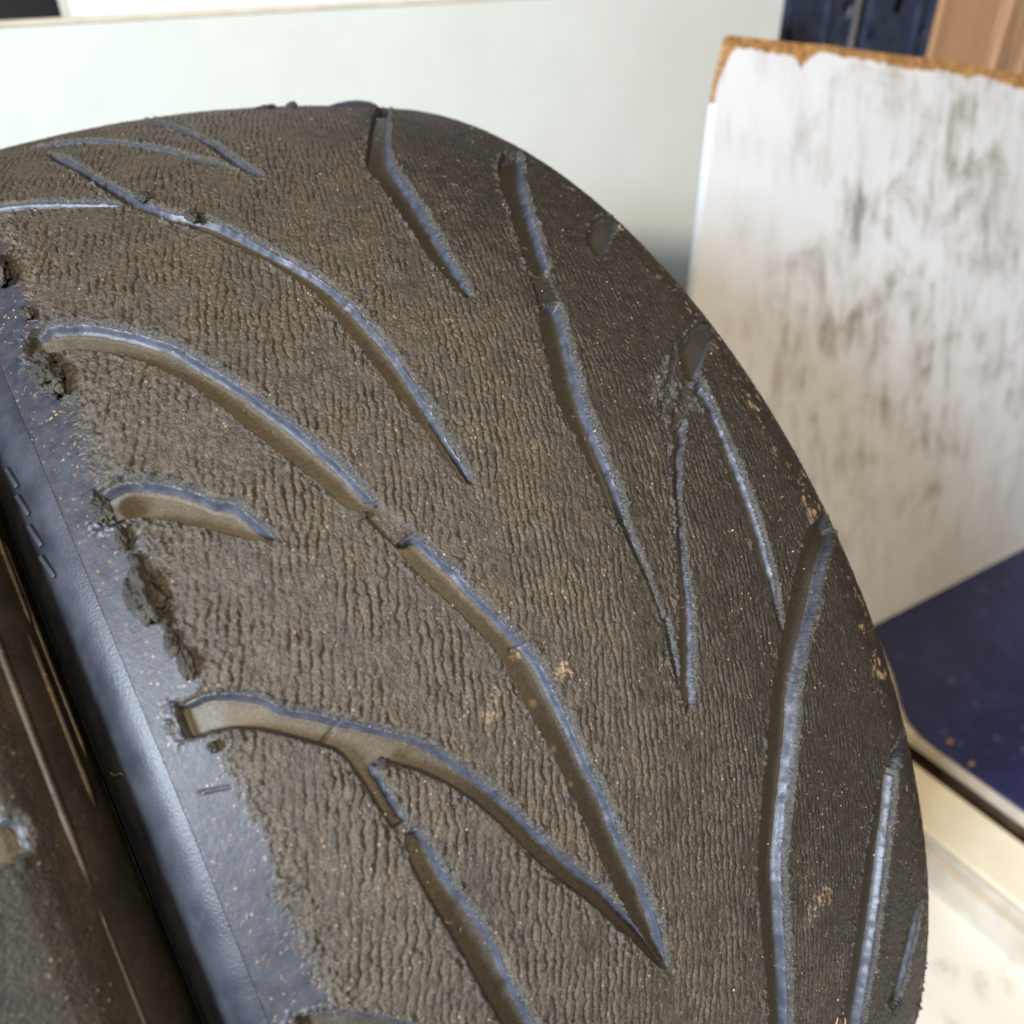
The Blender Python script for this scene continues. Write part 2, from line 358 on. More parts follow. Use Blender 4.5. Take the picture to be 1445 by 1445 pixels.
def build_tread(name, parent, profile, PHI_axes, step, grooves, ridge_gain, detail, cx=0.0, seed=1, band=(-1e3, 1e3), wear_left=True):
    px, pr = profile
    ps = arclen(px, pr) * 1000
    V, Q, A = [], [], {k: [] for k in ('dust_shade', 'wall', 'floor', 'lip', 'smooth', 'scuff', 'floor_dust_shade')}
    base = 0
    for (f0, f1, hi_res) in PHI_axes:
        ds = step[0] if hi_res else step[1]
        m = int((ps[-1]) / ds) + 1; S = np.linspace(0, ps[-1], m)
        n = int((f1 - f0) * CMM / (ds * 1.06)) + 1; PHI = np.linspace(f0, f1, n)
        dc = (PHI[1] - PHI[0]) * CMM; dS = S[1] - S[0]
        x = np.interp(S, ps, px); r = np.interp(S, ps, pr)
        s_of_x = lambda v: float(np.interp(v / 1000, px, ps))
        tx, tr = np.gradient(x), np.gradient(r); L = np.hypot(tx, tr); nx, nr = -tr / L, tx / L
        if nr[m // 2] < 0: nx, nr = -nx, -nr
        sd, dep, scl = groove_fields(S, PHI, s_of_x, grooves)
        if hi_res:
            e1 = gnoise(n, m, dc, dS, 1.25, 1.25, seed + 1); e2 = gnoise(n, m, dc, dS, 3.0, 3.0, seed + 2)
            gr = gnoise(n, m, dc, dS, 0.55, 0.55, seed + 3); big = gnoise(n, m, dc, dS, 14, 9, seed + 4)
            mid = gnoise(n, m, dc, dS, 2.0, 1.4, seed + 5); ex = np.exp(0.7 * gnoise(n, m, dc, dS, 6, 6, seed + 6))
        else:
            e1 = e2 = gr = mid = gnoise(n, m, dc, dS, 3, 3, seed + 2); big = gnoise(n, m, dc, dS, 14, 9, seed + 4); ex = 1.0
        X = (x * 1000)[None]
        # which side of a groove: far (uphill, torn) side or near side
        gy, gx = np.gradient(sd, dc, dS); gl = np.hypot(gx, gy) + 1e-6
        far = sstep(-0.15, 0.45, (-gx / gl) * 0.78 + (gy / gl) * 0.62)
        lipz = sstep(-1.5, -0.2, sd) * (1 - sstep(1.0, 1.8, sd))
        inside_far = sd + (0.30 * e1 + 0.25 * e2) * lipz * detail
        d = np.maximum(sd + 0.10 * e1 * detail * (1 - sstep(0.2, 1.0, sd)), 0)
        df = np.maximum(inside_far, 0) / scl
        dw = np.maximum(sd + 0.10 * e2 * detail, 0) / scl
        near_p = sstep(0.0, 0.95, d / np.sqrt(scl))
        lipd = 0.15
        far_p = lipd * np.clip(df / 1.0, 0, 1) ** 1.2 * sstep(0.0, 0.5, dw) + 0.66 * sstep(0.85, 2.3, dw) + (0.34 - lipd) * sstep(1.9, 3.7, dw)
        thin = 0.0
        g = near_p * (1 - far) + far_p * far
        dep = dep * sstep(-1.0, 0.2, sd)
        h = -dep * g
        # masks
        lip = far * sstep(-0.6, 0.0, inside_far) * (1 - sstep(0.85, 1.1, dw)) * (ex if hi_res else 1)
        lip = np.clip(lip, 0, 1)
        lip_near = (1 - far) * sstep(-3.6, -0.8, sd) * (1 - sstep(0.0, 0.4, sd)) * sstep(-0.4, 0.8, e2 + 0.3 + 0.5 * big)
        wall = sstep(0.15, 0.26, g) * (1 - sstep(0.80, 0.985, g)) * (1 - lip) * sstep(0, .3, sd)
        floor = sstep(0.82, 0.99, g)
        # smooth moulded shoulder band on the left
        edge = -95.4 + 0.8 * big + 0.7 * e2 + 0.45 * e1 + 0.5 * gr
        smooth = (1 - sstep(-2.2, 2.6, X - edge)) * (1 - sstep(-0.4, 0.5, sd)) if wear_left else np.zeros_like(sd)
        rag = np.exp(-((X - edge - 2.9) / 1.7) ** 2) * (1 - sstep(-0.5, 0.3, sd)) if wear_left else 0
        outg = 1 - sstep(-1.2, 0.3, sd)
        patch = 0.9 * np.exp(-((X - 61) / 9) ** 2 - ((PHI[:, None] - 34.9) * CMM / 9) ** 2) * sstep(-0.6, 0.6, e2 + 0.3) if (hi_res and wear_left) else 0 * sd
        if hi_res and ridge_gain > 0:
            # graining: wavy rolls of worn rubber, about 21 degrees off the rolling direction
            lam0 = 2.2
            lamx = np.interp(S, [0, 60, 130, 190, S[-1]], [2.5, 2.3, 2.0, 1.6, 1.45])
            U = np.concatenate([[0], np.cumsum(dS * lam0 / ((lamx[1:] + lamx[:-1]) / 2))])
            mu = int(U[-1] / dS) + 2
            fn = np.fft.fftfreq(n, dc)[:, None]; fu = np.fft.fftfreq(mu, dS)[None]
            th = R(20.5); along = fu * math.cos(th) + fn * math.sin(th); cross = -fu * math.sin(th) + fn * math.cos(th)
            f0_ = 1 / lam0
            filt = np.exp(-((along - f0_) / (0.17 * f0_)) ** 2 / 2 - (cross / (0.12 * f0_)) ** 2 / 2)
            w = np.random.default_rng(seed + 9).standard_normal((n, mu))
            psi = np.fft.ifft2(np.fft.fft2(w) * filt)
            idx = np.clip(U / dS, 0, mu - 1.001); j = idx.astype(int); fr = (idx - j)[None]
            psi = psi[:, j] * (1 - fr) + psi[:, j + 1] * fr
            amp = np.abs(psi); amp /= amp.mean()
            wob = gnoise(n, m, dc, dS, 1.6, 1.3, seed + 10)
            u = ((np.angle(psi) + 0.62 * wob + math.pi) / (2 * math.pi)) % 1.0
            cw = np.clip(0.115 + 0.04 * e2, 0.06, 0.24)
            roll = np.minimum(1.0, (u / (0.55 * cw)) ** 0.9) * (1 - sstep(1 - 1.5 * cw, 1.0, u)) * (1 - 0.10 * (u - 0.4) ** 2 * 4)
            gainx = np.interp(S, [0, 18, 110, 150, 185, S[-1]], [0.8, 0.95, 0.95, 0.62, 0.36, 0.2])[None]
            ra = ridge_gain * gainx * np.clip(0.40 + 0.60 * amp, 0, 1.3) * np.clip(0.92 + 0.42 * big, 0.15, 1.6)
            h = h + ra * (roll - 0.85) * outg * (1 - smooth) * (1 - 0.7 * np.clip(rag, 0, 1))
            h = h + (0.045 * mid + 0.04 * gr) * outg * (1 - 0.95 * smooth)
        if hi_res:
            torn = np.clip(lip + 0.95 * lip_near + (0.9 * rag) + patch, 0, 1.3)
            lump = np.clip(e1, -1.2, 1.5) * 0.32 + 0.5 * np.maximum(e1 - 0.8, 0) + gr * 0.13 - 0.05
            h = h + torn * lump * detail
            h = h - 0.7 * far * np.exp(-((dw - 1.0 + 0.05 * e1) / 0.24) ** 2) * sstep(0, 1, sd) * detail * (1 - thin)
            for (a, b) in CUTS:
                if not wear_left: break
                ax, ay = s_of_x(a[0]), a[1] * CMM; bx, by = s_of_x(b[0]), b[1] * CMM
                XX, YY = np.meshgrid(S, PHI * CMM); ex_, ey_ = bx - ax, by - ay
                t = np.clip(((XX - ax) * ex_ + (YY - ay) * ey_) / (ex_ ** 2 + ey_ ** 2), 0, 1)
                dd = np.hypot(XX - ax - t * ex_, YY - ay - t * ey_)
                h = h - 0.6 * np.exp(-(dd / 0.30) ** 2)
            for nm, dp in (('tieA', 0.9), ('tieR1', 0.9), ('tieB', 0.5)):
                if not wear_left: break
                P = [(s_of_x(a), b * CMM) for a, b in GROOVES[nm]]
                pl = np.array(P); j0, j1 = np.searchsorted(S, [pl[:, 0].min() - 4, pl[:, 0].max() + 4]); i0, i1 = np.searchsorted(PHI * CMM, [pl[:, 1].min() - 4, pl[:, 1].max() + 4])
                XX, YY = np.meshgrid(S[j0:j1], PHI[i0:i1] * CMM)
                q = sstep(-0.6, 1.2, poly_sd(XX, YY, pl))
                h[i0:i1, j0:j1] = h[i0:i1, j0:j1] * (1 - 0.8 * q) - dp * q * (1 - g[i0:i1, j0:j1]) - 0.8 * q * 0
        if not hi_res: h = h + 0.05 * mid * outg
        h = h - 0.25 * smooth                         # worn tread stands just proud of nothing: moulded band lies lower
        dust_shade = np.interp(S, [0, 100, 140, 172, S[-1]], [0.86, 0.82, 0.46, 0.06, 0.0])[None] * np.interp(PHI, [0, 30, 60], [1.1, 0.95, 0.72])[:, None] + 0.06 * big  # dust, plus light falloff painted in: darker to the right and downward
        scuff = sstep(1.3, 2.0, 0.55 * big + 0.85 * e2 + 0.5 * e1 + 0.25 * gr) * sstep(88, 97, X) * (1 - sstep(106, 112, X)) * outg if wear_left else 0 * sd
        if wear_left and hi_res:
            for (sx, sf, sr, k) in ((-15.9, 45.8, 3.0, .9), (6.6, 35.3, 3.0, .35), (-38, 45.9, 2.6, .5), (-35, 45.4, 2.0, .6), (41.2, 63.3, 4.5, .6), (34.5, 63.7, 3.5, .6), (4.5, 26.9, 1.2, .9), (43, 15.8, 2.5, .3),
                                (-25.3, 46.5, 1.7, 1.6), (-24.9, 48.8, 1.3, 1.6), (-24.2, 50.6, 1.1, 1.6), (-24.5, 44.2, 1.8, .8)):
                q = np.exp(-(((X - sx) ** 2 + ((PHI[:, None] - sf) * CMM) ** 2) / sr ** 2))
                scuff = np.maximum(scuff, sstep(0.45, 1.0, q * (0.75 + 0.55 * gr + 0.35 * e1 if k < 1.2 else 1.0)) * min(k, 0.55 if k > 1.2 else 1))
        a = np.radians(PHI)[:, None]
        hm = h / 1000
        vx = x[None] + nx[None] * hm + cx; vr = r[None] + nr[None] * hm
        V.append(np.stack([np.broadcast_to(vx, h.shape), -np.sin(a) * vr, np.cos(a) * vr], -1).reshape(-1, 3))
        Q.append(grid_quads(n, m, base)); base += n * m
        for k, arr in (('dust_shade', dust_shade), ('wall', wall), ('floor', floor), ('lip', np.clip(lip + 0.45 * lip_near + patch, 0, 1)), ('smooth', smooth), ('scuff', scuff), ('floor_dust_shade', np.interp(X, [-70, -30, 0, 20], [0.95, 0.8, 0.5, 0.05] if wear_left else [0.95] * 4) * (np.interp(PHI, [30, 42, 50, 60], [1, 0.75, 0.5, 0.3])[:, None] if wear_left else 1) + 0 * sd)):  # floor tone mixes dust with painted shade of the right-hand grooves
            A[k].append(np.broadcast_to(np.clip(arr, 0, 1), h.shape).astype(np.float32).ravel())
    me = np_mesh(name, np.concatenate(V), np.concatenate(Q))
    for k, arr in A.items():
        at = me.attributes.new(k, 'FLOAT', 'POINT'); at.data.foreach_set('value', np.concatenate(arr))
    return link(name, me, M['tread'], parent, True)

# ------------------------------------------------------------------ bench and background
def mat_bench():
    t = NT('white_bench_laminate')
    col = t.mix(t.ramp(t.noise(30, 6, 0.65), 0.52, 0.78), (0.68, 0.66, 0.61), (0.46, 0.40, 0.31))
    return t.done(col, 0.45, None, 0.5)
M['bench'] = mat_bench()
bench = bm_obj('bench_top', box_bm(-1.4, 2.2, -1.3, 1.3, -0.04, 0.0), M['bench'])
tag(bench, kind='structure')

def mat_panel():
    t = NT('pale_painted_panel')
    col = t.mix(t.ramp(t.noise(14, 5, 0.6), 0.35, 0.7), (0.655, 0.715, 0.70), (0.625, 0.68, 0.665))
    col = t.mix(t.ramp(t.noise(60, 4, 0.7), 0.66, 0.8), col, (0.55, 0.53, 0.46))
    return t.done(col, 0.5, t.bump(t.noise(60, 2), 0.0002), 0.4)
M['panel'] = mat_panel()
M['panel_edge'] = mat_simple('panel_edge_strip', (0.55, 0.52, 0.42), (0.66, 0.63, 0.54), 40, 0.5)
panel = empty('cabinet_panel', (0.13, 0.334, 0))
tag(panel, 'pale greenish white upright panel behind the worn tyre', 'panel')
bm_obj('panel_sheet', box_bm(-0.83, 0.565, -0.009, 0.009, 0, 0.648), M['panel'], panel, bevel=0.0008)
bm_obj('edge_strip', box_bm(-0.83, 0.565, -0.0095, 0.0095, 0.6482, 0.6512), M['panel_edge'], panel, bevel=0.0006)

M['white'] = mat_simple('white_melamine', (0.80, 0.80, 0.84), (0.76, 0.76, 0.80), 12, 0.4)
wb = empty('white_board', (0.36, 0.43, 0))
tag(wb, 'plain white board standing behind the pale panel', 'board')
bm_obj('board_sheet', prism_bm([(-0.3245, 0), (0.20, 0), (0.20, 0.83), (-0.3285, 0.83)], lambda a, b: (a, 0, b), (0, 0.016, 0)), M['white'], wb)
bm_obj('edge_strip', prism_bm([(-0.3275, 0), (-0.3247, 0), (-0.3287, 0.83), (-0.3315, 0.83)], lambda a, b: (a, -0.0005, b), (0, 0.017, 0)), M['panel_edge'], wb)
M['black'] = mat_simple('black_plastic', (0.010, 0.009, 0.011), (0.016, 0.013, 0.015), 30, 0.5)
bk = bm_obj('dark_void_box', box_bm(-0.75, 0.10, 0.56, 0.86, 0, 0.95), M['black'], bevel=0.004)  # black box added to stand for the dark void behind the panel
tag(bk, 'black box added for the dark void behind the pale panel beside the white board', 'void box')

# slotted steel uprights
M['steel'] = mat_simple('dark_blue_painted_steel', (0.020, 0.030, 0.062), (0.045, 0.058, 0.095), 60, 0.42, 0.0002, 200)
M['steel_edge'] = mat_simple('worn_grey_steel', (0.12, 0.12, 0.13), (0.22, 0.21, 0.21), 60, 0.4)
def slotted_plate(w, h, thick, cx_, zs, rad):
    """vertical plate (x = 0..w) with round holes through it at heights zs"""
    bm = bmesh.new(); seg = 20
    cuts = sorted(zs); lo = 0.0
    def ring(z0, z1, zc, y):
        outer, inner = [], []
        for i in range(seg):
            a = 2 * math.pi * i / seg; c, s = math.cos(a), math.sin(a)
            k = min(((w - cx_) if c > 0 else cx_) / max(abs(c), 1e-6), ((z1 - zc) if s > 0 else (zc - z0)) / max(abs(s), 1e-6))
            outer.append(bm.verts.new((cx_ + c * k, y, zc + s * k))); inner.append(bm.verts.new((cx_ + c * rad, y, zc + s * rad)))
        return outer, inner
    bounds = [0.0] + [(a + b) / 2 for a, b in zip(cuts[:-1], cuts[1:])] + [h]
    for zc, z0, z1 in zip(cuts, bounds[:-1], bounds[1:]):
        o1, i1 = ring(z0, z1, zc, 0); o2, i2 = ring(z0, z1, zc, thick)
        for i in range(seg):
            j = (i + 1) % seg
            bm.faces.new((o1[i], o1[j], i1[j], i1[i])); bm.faces.new((o2[j], o2[i], i2[i], i2[j]))
            bm.faces.new((i1[i], i1[j], i2[j], i2[i])); bm.faces.new((o1[j], o1[i], o2[i], o2[j]))
    bmesh.ops.recalc_face_normals(bm, faces=bm.faces)
    return bm
for x0, wd, lab in ((0.80, 0.118, 'dark blue slotted steel upright beside the pale panel'), (0.955, 0.125, 'dark blue slotted steel upright beside the taped carton')):
    up = empty('shelf_upright', (x0, 0.40, 0))
    tag(up, lab, 'shelf upright', 'slotted steel uprights of the shelf')
    bm_obj('slotted_face', slotted_plate(wd, 0.86, 0.003, wd * (0.90 if x0 < 0.9 else 0.42), [0.05 + 0.0625 * k for k in range(13)], 0.0105), M['steel'], up)
    bm_obj('flange', box_bm(-0.002, 0.004, 0.0035, 0.05, 0, 0.86), M['steel'], up, bevel=0.0008)
    bm_obj('fold', box_bm(wd * 0.52 - 0.004, wd * 0.52 + 0.004, -0.006, -0.0004, 0, 0.86) if x0 < 0.9 else box_bm(wd * 0.74 - 0.004, wd * 0.74 + 0.004, -0.006, -0.0004, 0, 0.86), M['steel'], up, bevel=0.0015)
    bm_obj('worn_edge', box_bm(wd + 0.0004, wd + 0.008, -0.002, 0.03, 0, 0.86), M['steel_edge'] if x0 < 0.9 else M['steel'], up, bevel=0.0012)
bm_obj('backing', box_bm(0.0, 0.29, 0.055, 0.06, 0, 0.86), M['black'], bpy.data.objects['shelf_upright'])

def mat_card():
    t = NT('brown_cardboard')
    v = t.stretch((9, 9, 3))
    col = t.mix(t.ramp(t.noise(1, 4, 0.6, vec=v), 0.3, 0.7), (0.46, 0.26, 0.14), (0.58, 0.35, 0.20))
    return t.done(col, 0.6, t.bump(t.noise(1, 3, vec=v), 0.0008), 0.4)
M['card'] = mat_card()
def mat_film():
    t = NT('glossy_clear_tape')
    v = t.stretch((90, 90, 9))
    return t.done(t.mix(t.ramp(t.noise(1, 4, vec=v), .4, .6), (0.42, 0.24, 0.14), (0.58, 0.37, 0.23)), 0.12, t.bump(t.noise(1, 3, 0.6, vec=v), 0.006), 0.7)
M['film'] = mat_film()
carton = empty('cardboard_carton', (1.374, 0.565, 0))
tag(carton, 'brown cardboard carton wrapped in shiny clear tape behind the dirty white board', 'carton')
bm_obj('carton_body', box_bm(-0.28, 0.32, -0.17, 0.17, 0, 0.92), M['card'], carton, bevel=0.004)
bm_obj('clear_tape', box_bm(-0.135, 0.30, -0.1725, -0.1703, 0.02, 0.90), M['film'], carton)

for fx in (-0.118, -0.052, -0.034, 0.01):  # folds added to the tape so that it catches a glare
    bm = bmesh.new(); n_ = 12; rad = 0.007 if fx < -0.1 else 0.004
    ra_ = [[bm.verts.new((fx + rad * math.cos(math.pi * k / n_) + 0.004 * math.sin(zz * 9 + fx * 40), -0.1722 - rad * 0.8 * math.sin(math.pi * k / n_), zz)) for k in range(n_ + 1)] for zz in np.linspace(0.03, 0.89, 40)]
    for r0, r1 in zip(ra_[:-1], ra_[1:]):
        for k in range(n_): bm.faces.new((r0[k], r0[k + 1], r1[k + 1], r1[k]))
    bmesh.ops.recalc_face_normals(bm, faces=bm.faces)
    bm_obj('glare_fold', bm, M['film'], carton, True)

# stepped cream sill and the base with the blue sheet
M['cream'] = mat_simple('cream_painted_metal', (0.78, 0.73, 0.60), (0.72, 0.66, 0.53), 40, 0.4)
M['alu'] = mat_simple('dull_aluminium', (0.46, 0.42, 0.35), (0.56, 0.51, 0.43), 50, 0.42)
M['gap_shade'] = mat_simple('gap_shade_brown', (0.06, 0.035, 0.018), (0.12, 0.07, 0.035), 80, 0.7)  # dark body colour that paints the shade of the gap beside the sill
Y0, Y1 = -0.62, 0.25
sill = empty('sill_rail', (0.455, 0, 0))
tag(sill, 'cream stepped sill rail with grey metal edge running along the bench', 'rail')
bm_obj('metal_edge', box_bm(-0.030, -0.023, Y0, Y1, 0, 0.0330), M['alu'], sill, bevel=0.0012)
bm_obj('lower_step', box_bm(-0.0225, 0.0405, Y0, Y1, 0, 0.0315), M['cream'], sill, bevel=0.001)
bm_obj('grey_channel', box_bm(-0.021, -0.0165, Y0, Y1, 0.0317, 0.0425), M['alu'], sill, bevel=0.0008)
bm_obj('upper_step', box_bm(-0.0163, 0.0410, Y0, Y1, 0.0317, 0.0440), M['cream'], sill, bevel=0.0025)
base = empty('low_storage_base', (0.95, -0.15, 0))
tag(base, 'low grey rimmed base under the blue sheet, beside the cream sill', 'base')
bm_obj('base_body', box_bm(-0.440, 0.55, -0.5, 0.42, 0, 0.052), M['gap_shade'], base)
bm_obj('metal_rim', box_bm(-0.447, 0.552, -0.502, 0.422, 0.0522, 0.0655), M['alu'], base, bevel=0.002)

def mat_blue():
    t = NT('navy_blue_sheet')
    col = t.mix(t.ramp(t.noise(22, 5, 0.6), 0.35, 0.72), (0.014, 0.016, 0.062), (0.022, 0.027, 0.105))
    col = t.mix(t.ramp(t.noise(75, 4, 0.6), 0.60, 0.74), col, (0.085, 0.085, 0.16))
    return t.done(col, 0.42, t.bump(t.noise(60, 4), 0.0005), 0.5)
M['blue'] = mat_blue()
outline = [(0.5045, -0.64), (1.49, -0.64), (1.49, 0.25), (0.66, 0.25), (0.625, 0.06), (0.585, -0.020), (0.555, -0.058), (0.527, -0.086), (0.513, -0.103), (0.506, -0.122), (0.5045, -0.140)]
sheet = bm_obj('blue_sheet', prism_bm(outline, lambda a, b: (a, b, 0.0657), (0, 0, 0.0045)), M['blue'], bevel=0.0012)
tag(sheet, 'navy blue sheet with a rounded corner lying under the dirty white board', 'sheet')
M['crumb'] = mat_simple('pinkish_crumb', (0.20, 0.11, 0.08), (0.34, 0.21, 0.14), 300, 0.8)
M['husk'] = mat_simple('cream_husk', (0.70, 0.60, 0.38), (0.80, 0.72, 0.5), 300, 0.6)
def pebble(name, loc, size, mat, seed, parent=None, rot=(0, 0, 0), sub=3, amp=0.35, freq=2.2):
    bm = bmesh.new(); bmesh.ops.create_icosphere(bm, subdivisions=sub, radius=1)
    from mathutils import noise as mn
    for v in bm.verts:
        q = v.co * freq + Vector((seed * 7.3, seed * 3.1, seed))
        k = 1 + amp * mn.noise(q) + amp * 0.55 * mn.noise(q * 2.7) + amp * 0.35 * mn.noise(q * 6.5)
        v.co = Vector((v.co.x * size[0] * k, v.co.y * size[1] * k, v.co.z * size[2] * k))
    me = bpy.data.meshes.new(name); bm.to_mesh(me); bm.free()
    o = link(name, me, mat, parent, True); o.location = loc; o.rotation_euler = rot
    return o
for i, (x, y, lab, mt, sz) in enumerate(((0.518, -0.142, 'small pinkish crumb on the edge of the blue sheet', 'crumb', (0.0036, 0.0030, 0.0022)),
                                 (0.511, -0.168, 'small tan crumb lying on the very edge of the blue sheet', 'crumb', (0.0032, 0.0022, 0.0018)),
                                 (0.643, -0.163, 'pale cream husk lying on the blue sheet', 'husk', (0.009, 0.0055, 0.003)))):
    tag(pebble('crumb', (x, y, 0.0702 + sz[2] * 0.75), sz, M[mt], 3 + i), lab, 'crumb')

# dirty white chipboard leaning back
def mat_dirty():
    t = NT('dirty_white_laminate')
    sm = t.noise(16, 7, 0.68, 0.8)
    ang = t.n('ShaderNodeMapping'); ang.inputs['Rotation'].default_value = (0, R(-24), 0); ang.inputs['Scale'].default_value = (60, 30, 13); t.l(t.co, ang.inputs['Vector'])
    st = t.noise(1, 6, 0.7, 0.4, vec=ang.outputs['Vector'])
    st2 = t.noise(1, 3, 0.5, vec=t.stretch((150, 60, 4)))
    dv = t.n('ShaderNodeVectorMath', operation='DISTANCE'); t.l(t.co, dv.inputs[0]); dv.inputs[1].default_value = (0.06, 0.07, 0.33)
    zone = t.math('MULTIPLY', t.ramp(dv.outputs['Value'], 0.13, 0.34, 1, 0), t.ramp(t.noise(9, 3, 0.5), 0.25, 0.5))
    dirt = t.math('ADD', t.math('MULTIPLY', sm, 0.5), t.math('MULTIPLY', st, 0.5))
    col = t.mix(t.ramp(t.noise(7, 4), .35, .65), (0.66, 0.685, 0.74), (0.61, 0.63, 0.67))
    col = t.mix(t.math('MULTIPLY', t.ramp(dirt, 0.44, 0.66), t.math('ADD', t.math('MULTIPLY', zone, 0.85), 0.2)), col, (0.27, 0.24, 0.20))
    col = t.mix(t.math('MULTIPLY', t.ramp(st, 0.60, 0.72, 0, 0.8), zone), col, (0.17, 0.17, 0.185))
    col = t.mix(t.ramp(st2, 0.66, 0.74, 0, 0.55), col, (0.32, 0.31, 0.29))
    return t.done(col, 0.42, t.bump(dirt, 0.0006), 0.4)
M['dirty'] = mat_dirty()
def mat_chip():
    t = NT('raw_chipboard')
    col = t.mix(t.ramp(t.noise(160, 5, 0.7), 0.35, 0.65), (0.24, 0.115, 0.035), (0.50, 0.28, 0.11))
    return t.done(col, 0.85, t.bump(t.noise(300, 4, 0.7), 0.0025), 0.3)
M['chip'] = mat_chip()
bu = Vector((0.99732, -0.07316, 0)); bv = Vector((0.014987, 0.20429, 0.978796)); bn = Vector((-0.071611, -0.976173, 0.204839))
B0 = Vector((0.607, -0.003, 0.0704))
board = empty('dirty_chipboard', B0)
tag(board, 'dirty scuffed white chipboard with chipped brown top edge leaning on the blue sheet', 'board')
T_ = 0.0008
core = [(-0.330, 0.0), (0.62, 0.0), (0.62, 0.4545)]
top = [(0.1455, 0.5275), (0.0824, 0.5385), (0.038, 0.5460), (-0.0429, 0.5570), (-0.1157, 0.5675), (-0.1390, 0.5695), (-0.178, 0.5748), (-0.2088, 0.5785)]
top = [(a, c - 0.004) for a, c in top]
core += top + [(-0.2160, 0.556), (-0.2205, 0.545), (-0.2467, 0.4129)]
tol = lambda a, b: bu * a + bv * b
bm_obj('edge_band', prism_bm([(-0.3306, 0.0), (-0.3300, 0.0), (-0.2467, 0.4129), (-0.2235, 0.532), (-0.2241, 0.532), (-0.2473, 0.4129)], lambda a, b: tol(a, b) + bn * 0.0004, -bn * 0.0062), M['dirty'], board)
bm_obj('chipboard_core', prism_bm(core, tol, -bn * 0.006), M['chip'], board)
# laminate skin with a ragged top edge
random.seed(4)
rag = []
lam_top = [(-0.2235, 0.536), (-0.2195, 0.548), (-0.2110, 0.5605), (-0.2020, 0.5670), (-0.1800, 0.5640), (-0.1600, 0.5600), (-0.1480, 0.5590), (-0.1425, 0.5560), (-0.1385, 0.5480),
           (-0.1340, 0.5540), (-0.1230, 0.5585), (-0.1080, 0.5590), (-0.0950, 0.5545), (-0.0720, 0.5510), (-0.0450, 0.5470), (-0.0250, 0.5430), (0.0, 0.5385), (0.03, 0.5365), (0.055, 0.5310),
           (0.062, 0.5270), (0.080, 0.5290), (0.11, 0.5220), (0.1455, 0.5130), (0.30, 0.494), (0.615, 0.444)]
lam_top = [(a, c - 0.001) for a, c in lam_top]
for (a, b), (c, d) in zip(lam_top[:-1], lam_top[1:]):
    k = max(2, int(math.hypot(c - a, d - b) / 0.004))
    for i in range(k):
        f = i / k; rag.append((a + (c - a) * f + random.uniform(-.0006, .0006), b + (d - b) * f + random.uniform(-.0012, .0012)))
skin = [(-0.3300, 0.001), (0.616, 0.001), lam_top[-1]] + rag[::-1] + [(-0.2268, 0.515), (-0.2474, 0.4100)]
bm_obj('laminate_skin', prism_bm(skin, lambda a, b: tol(a, b) + bn * 0.0002, bn * T_), M['dirty'], board)

# ------------------------------------------------------------------ the worn tyre
tyre = empty('worn_tyre', (0, 0, H))
tag(tyre, 'worn dusty tyre with grained tread and V-shaped grooves, standing before the pale panel', 'tyre', 'tyres standing side by side on the bench')
prof = tread_profile()
build_tread('tread', tyre, prof, [(-12, 82, True), (82, 348, False)], (0.328, 2.4), all_grooves(), 0.98, 1.0, seed=5)
revolve('sidewall', LEFT + [(-0.1073, 0.3046)], M['sidewall'], tyre)
rx, rr = prof[0][-1], prof[1][-1]
revolve('sidewall', [(rx - 0.0006, rr + 0.003), (rx, rr), (0.1272, 0.283), (0.1282, 0.268), (0.1265, 0.252), (0.1205, 0.238), (0.112, 0.226), (0.104, 0.2185), (0.090, 0.218)], M['sidewall'], tyre)
revolve('inner_liner', [(-0.090, 0.218), (-0.091, 0.232), (-0.106, 0.262), (-0.104, 0.288), (-0.085, 0.300), (0, 0.305), (0.085, 0.300), (0.108, 0.288), (0.112, 0.262), (0.094, 0.232), (0.090, 0.218)], M['liner'], tyre)
def on_tyre(xmm, deg, lift=0.0, cx=0.0):
    x = xmm / 1000
    if x < -0.1: r = np.interp(x, [p[0] for p in LEFT[6:]] + [-0.1], [p[1] for p in LEFT[6:]] + [0.3091])
    else: r = crown_r(x)
    a = R(deg); r = float(r) + lift
    return Vector((x + cx, -math.sin(a) * r, math.cos(a) * r))
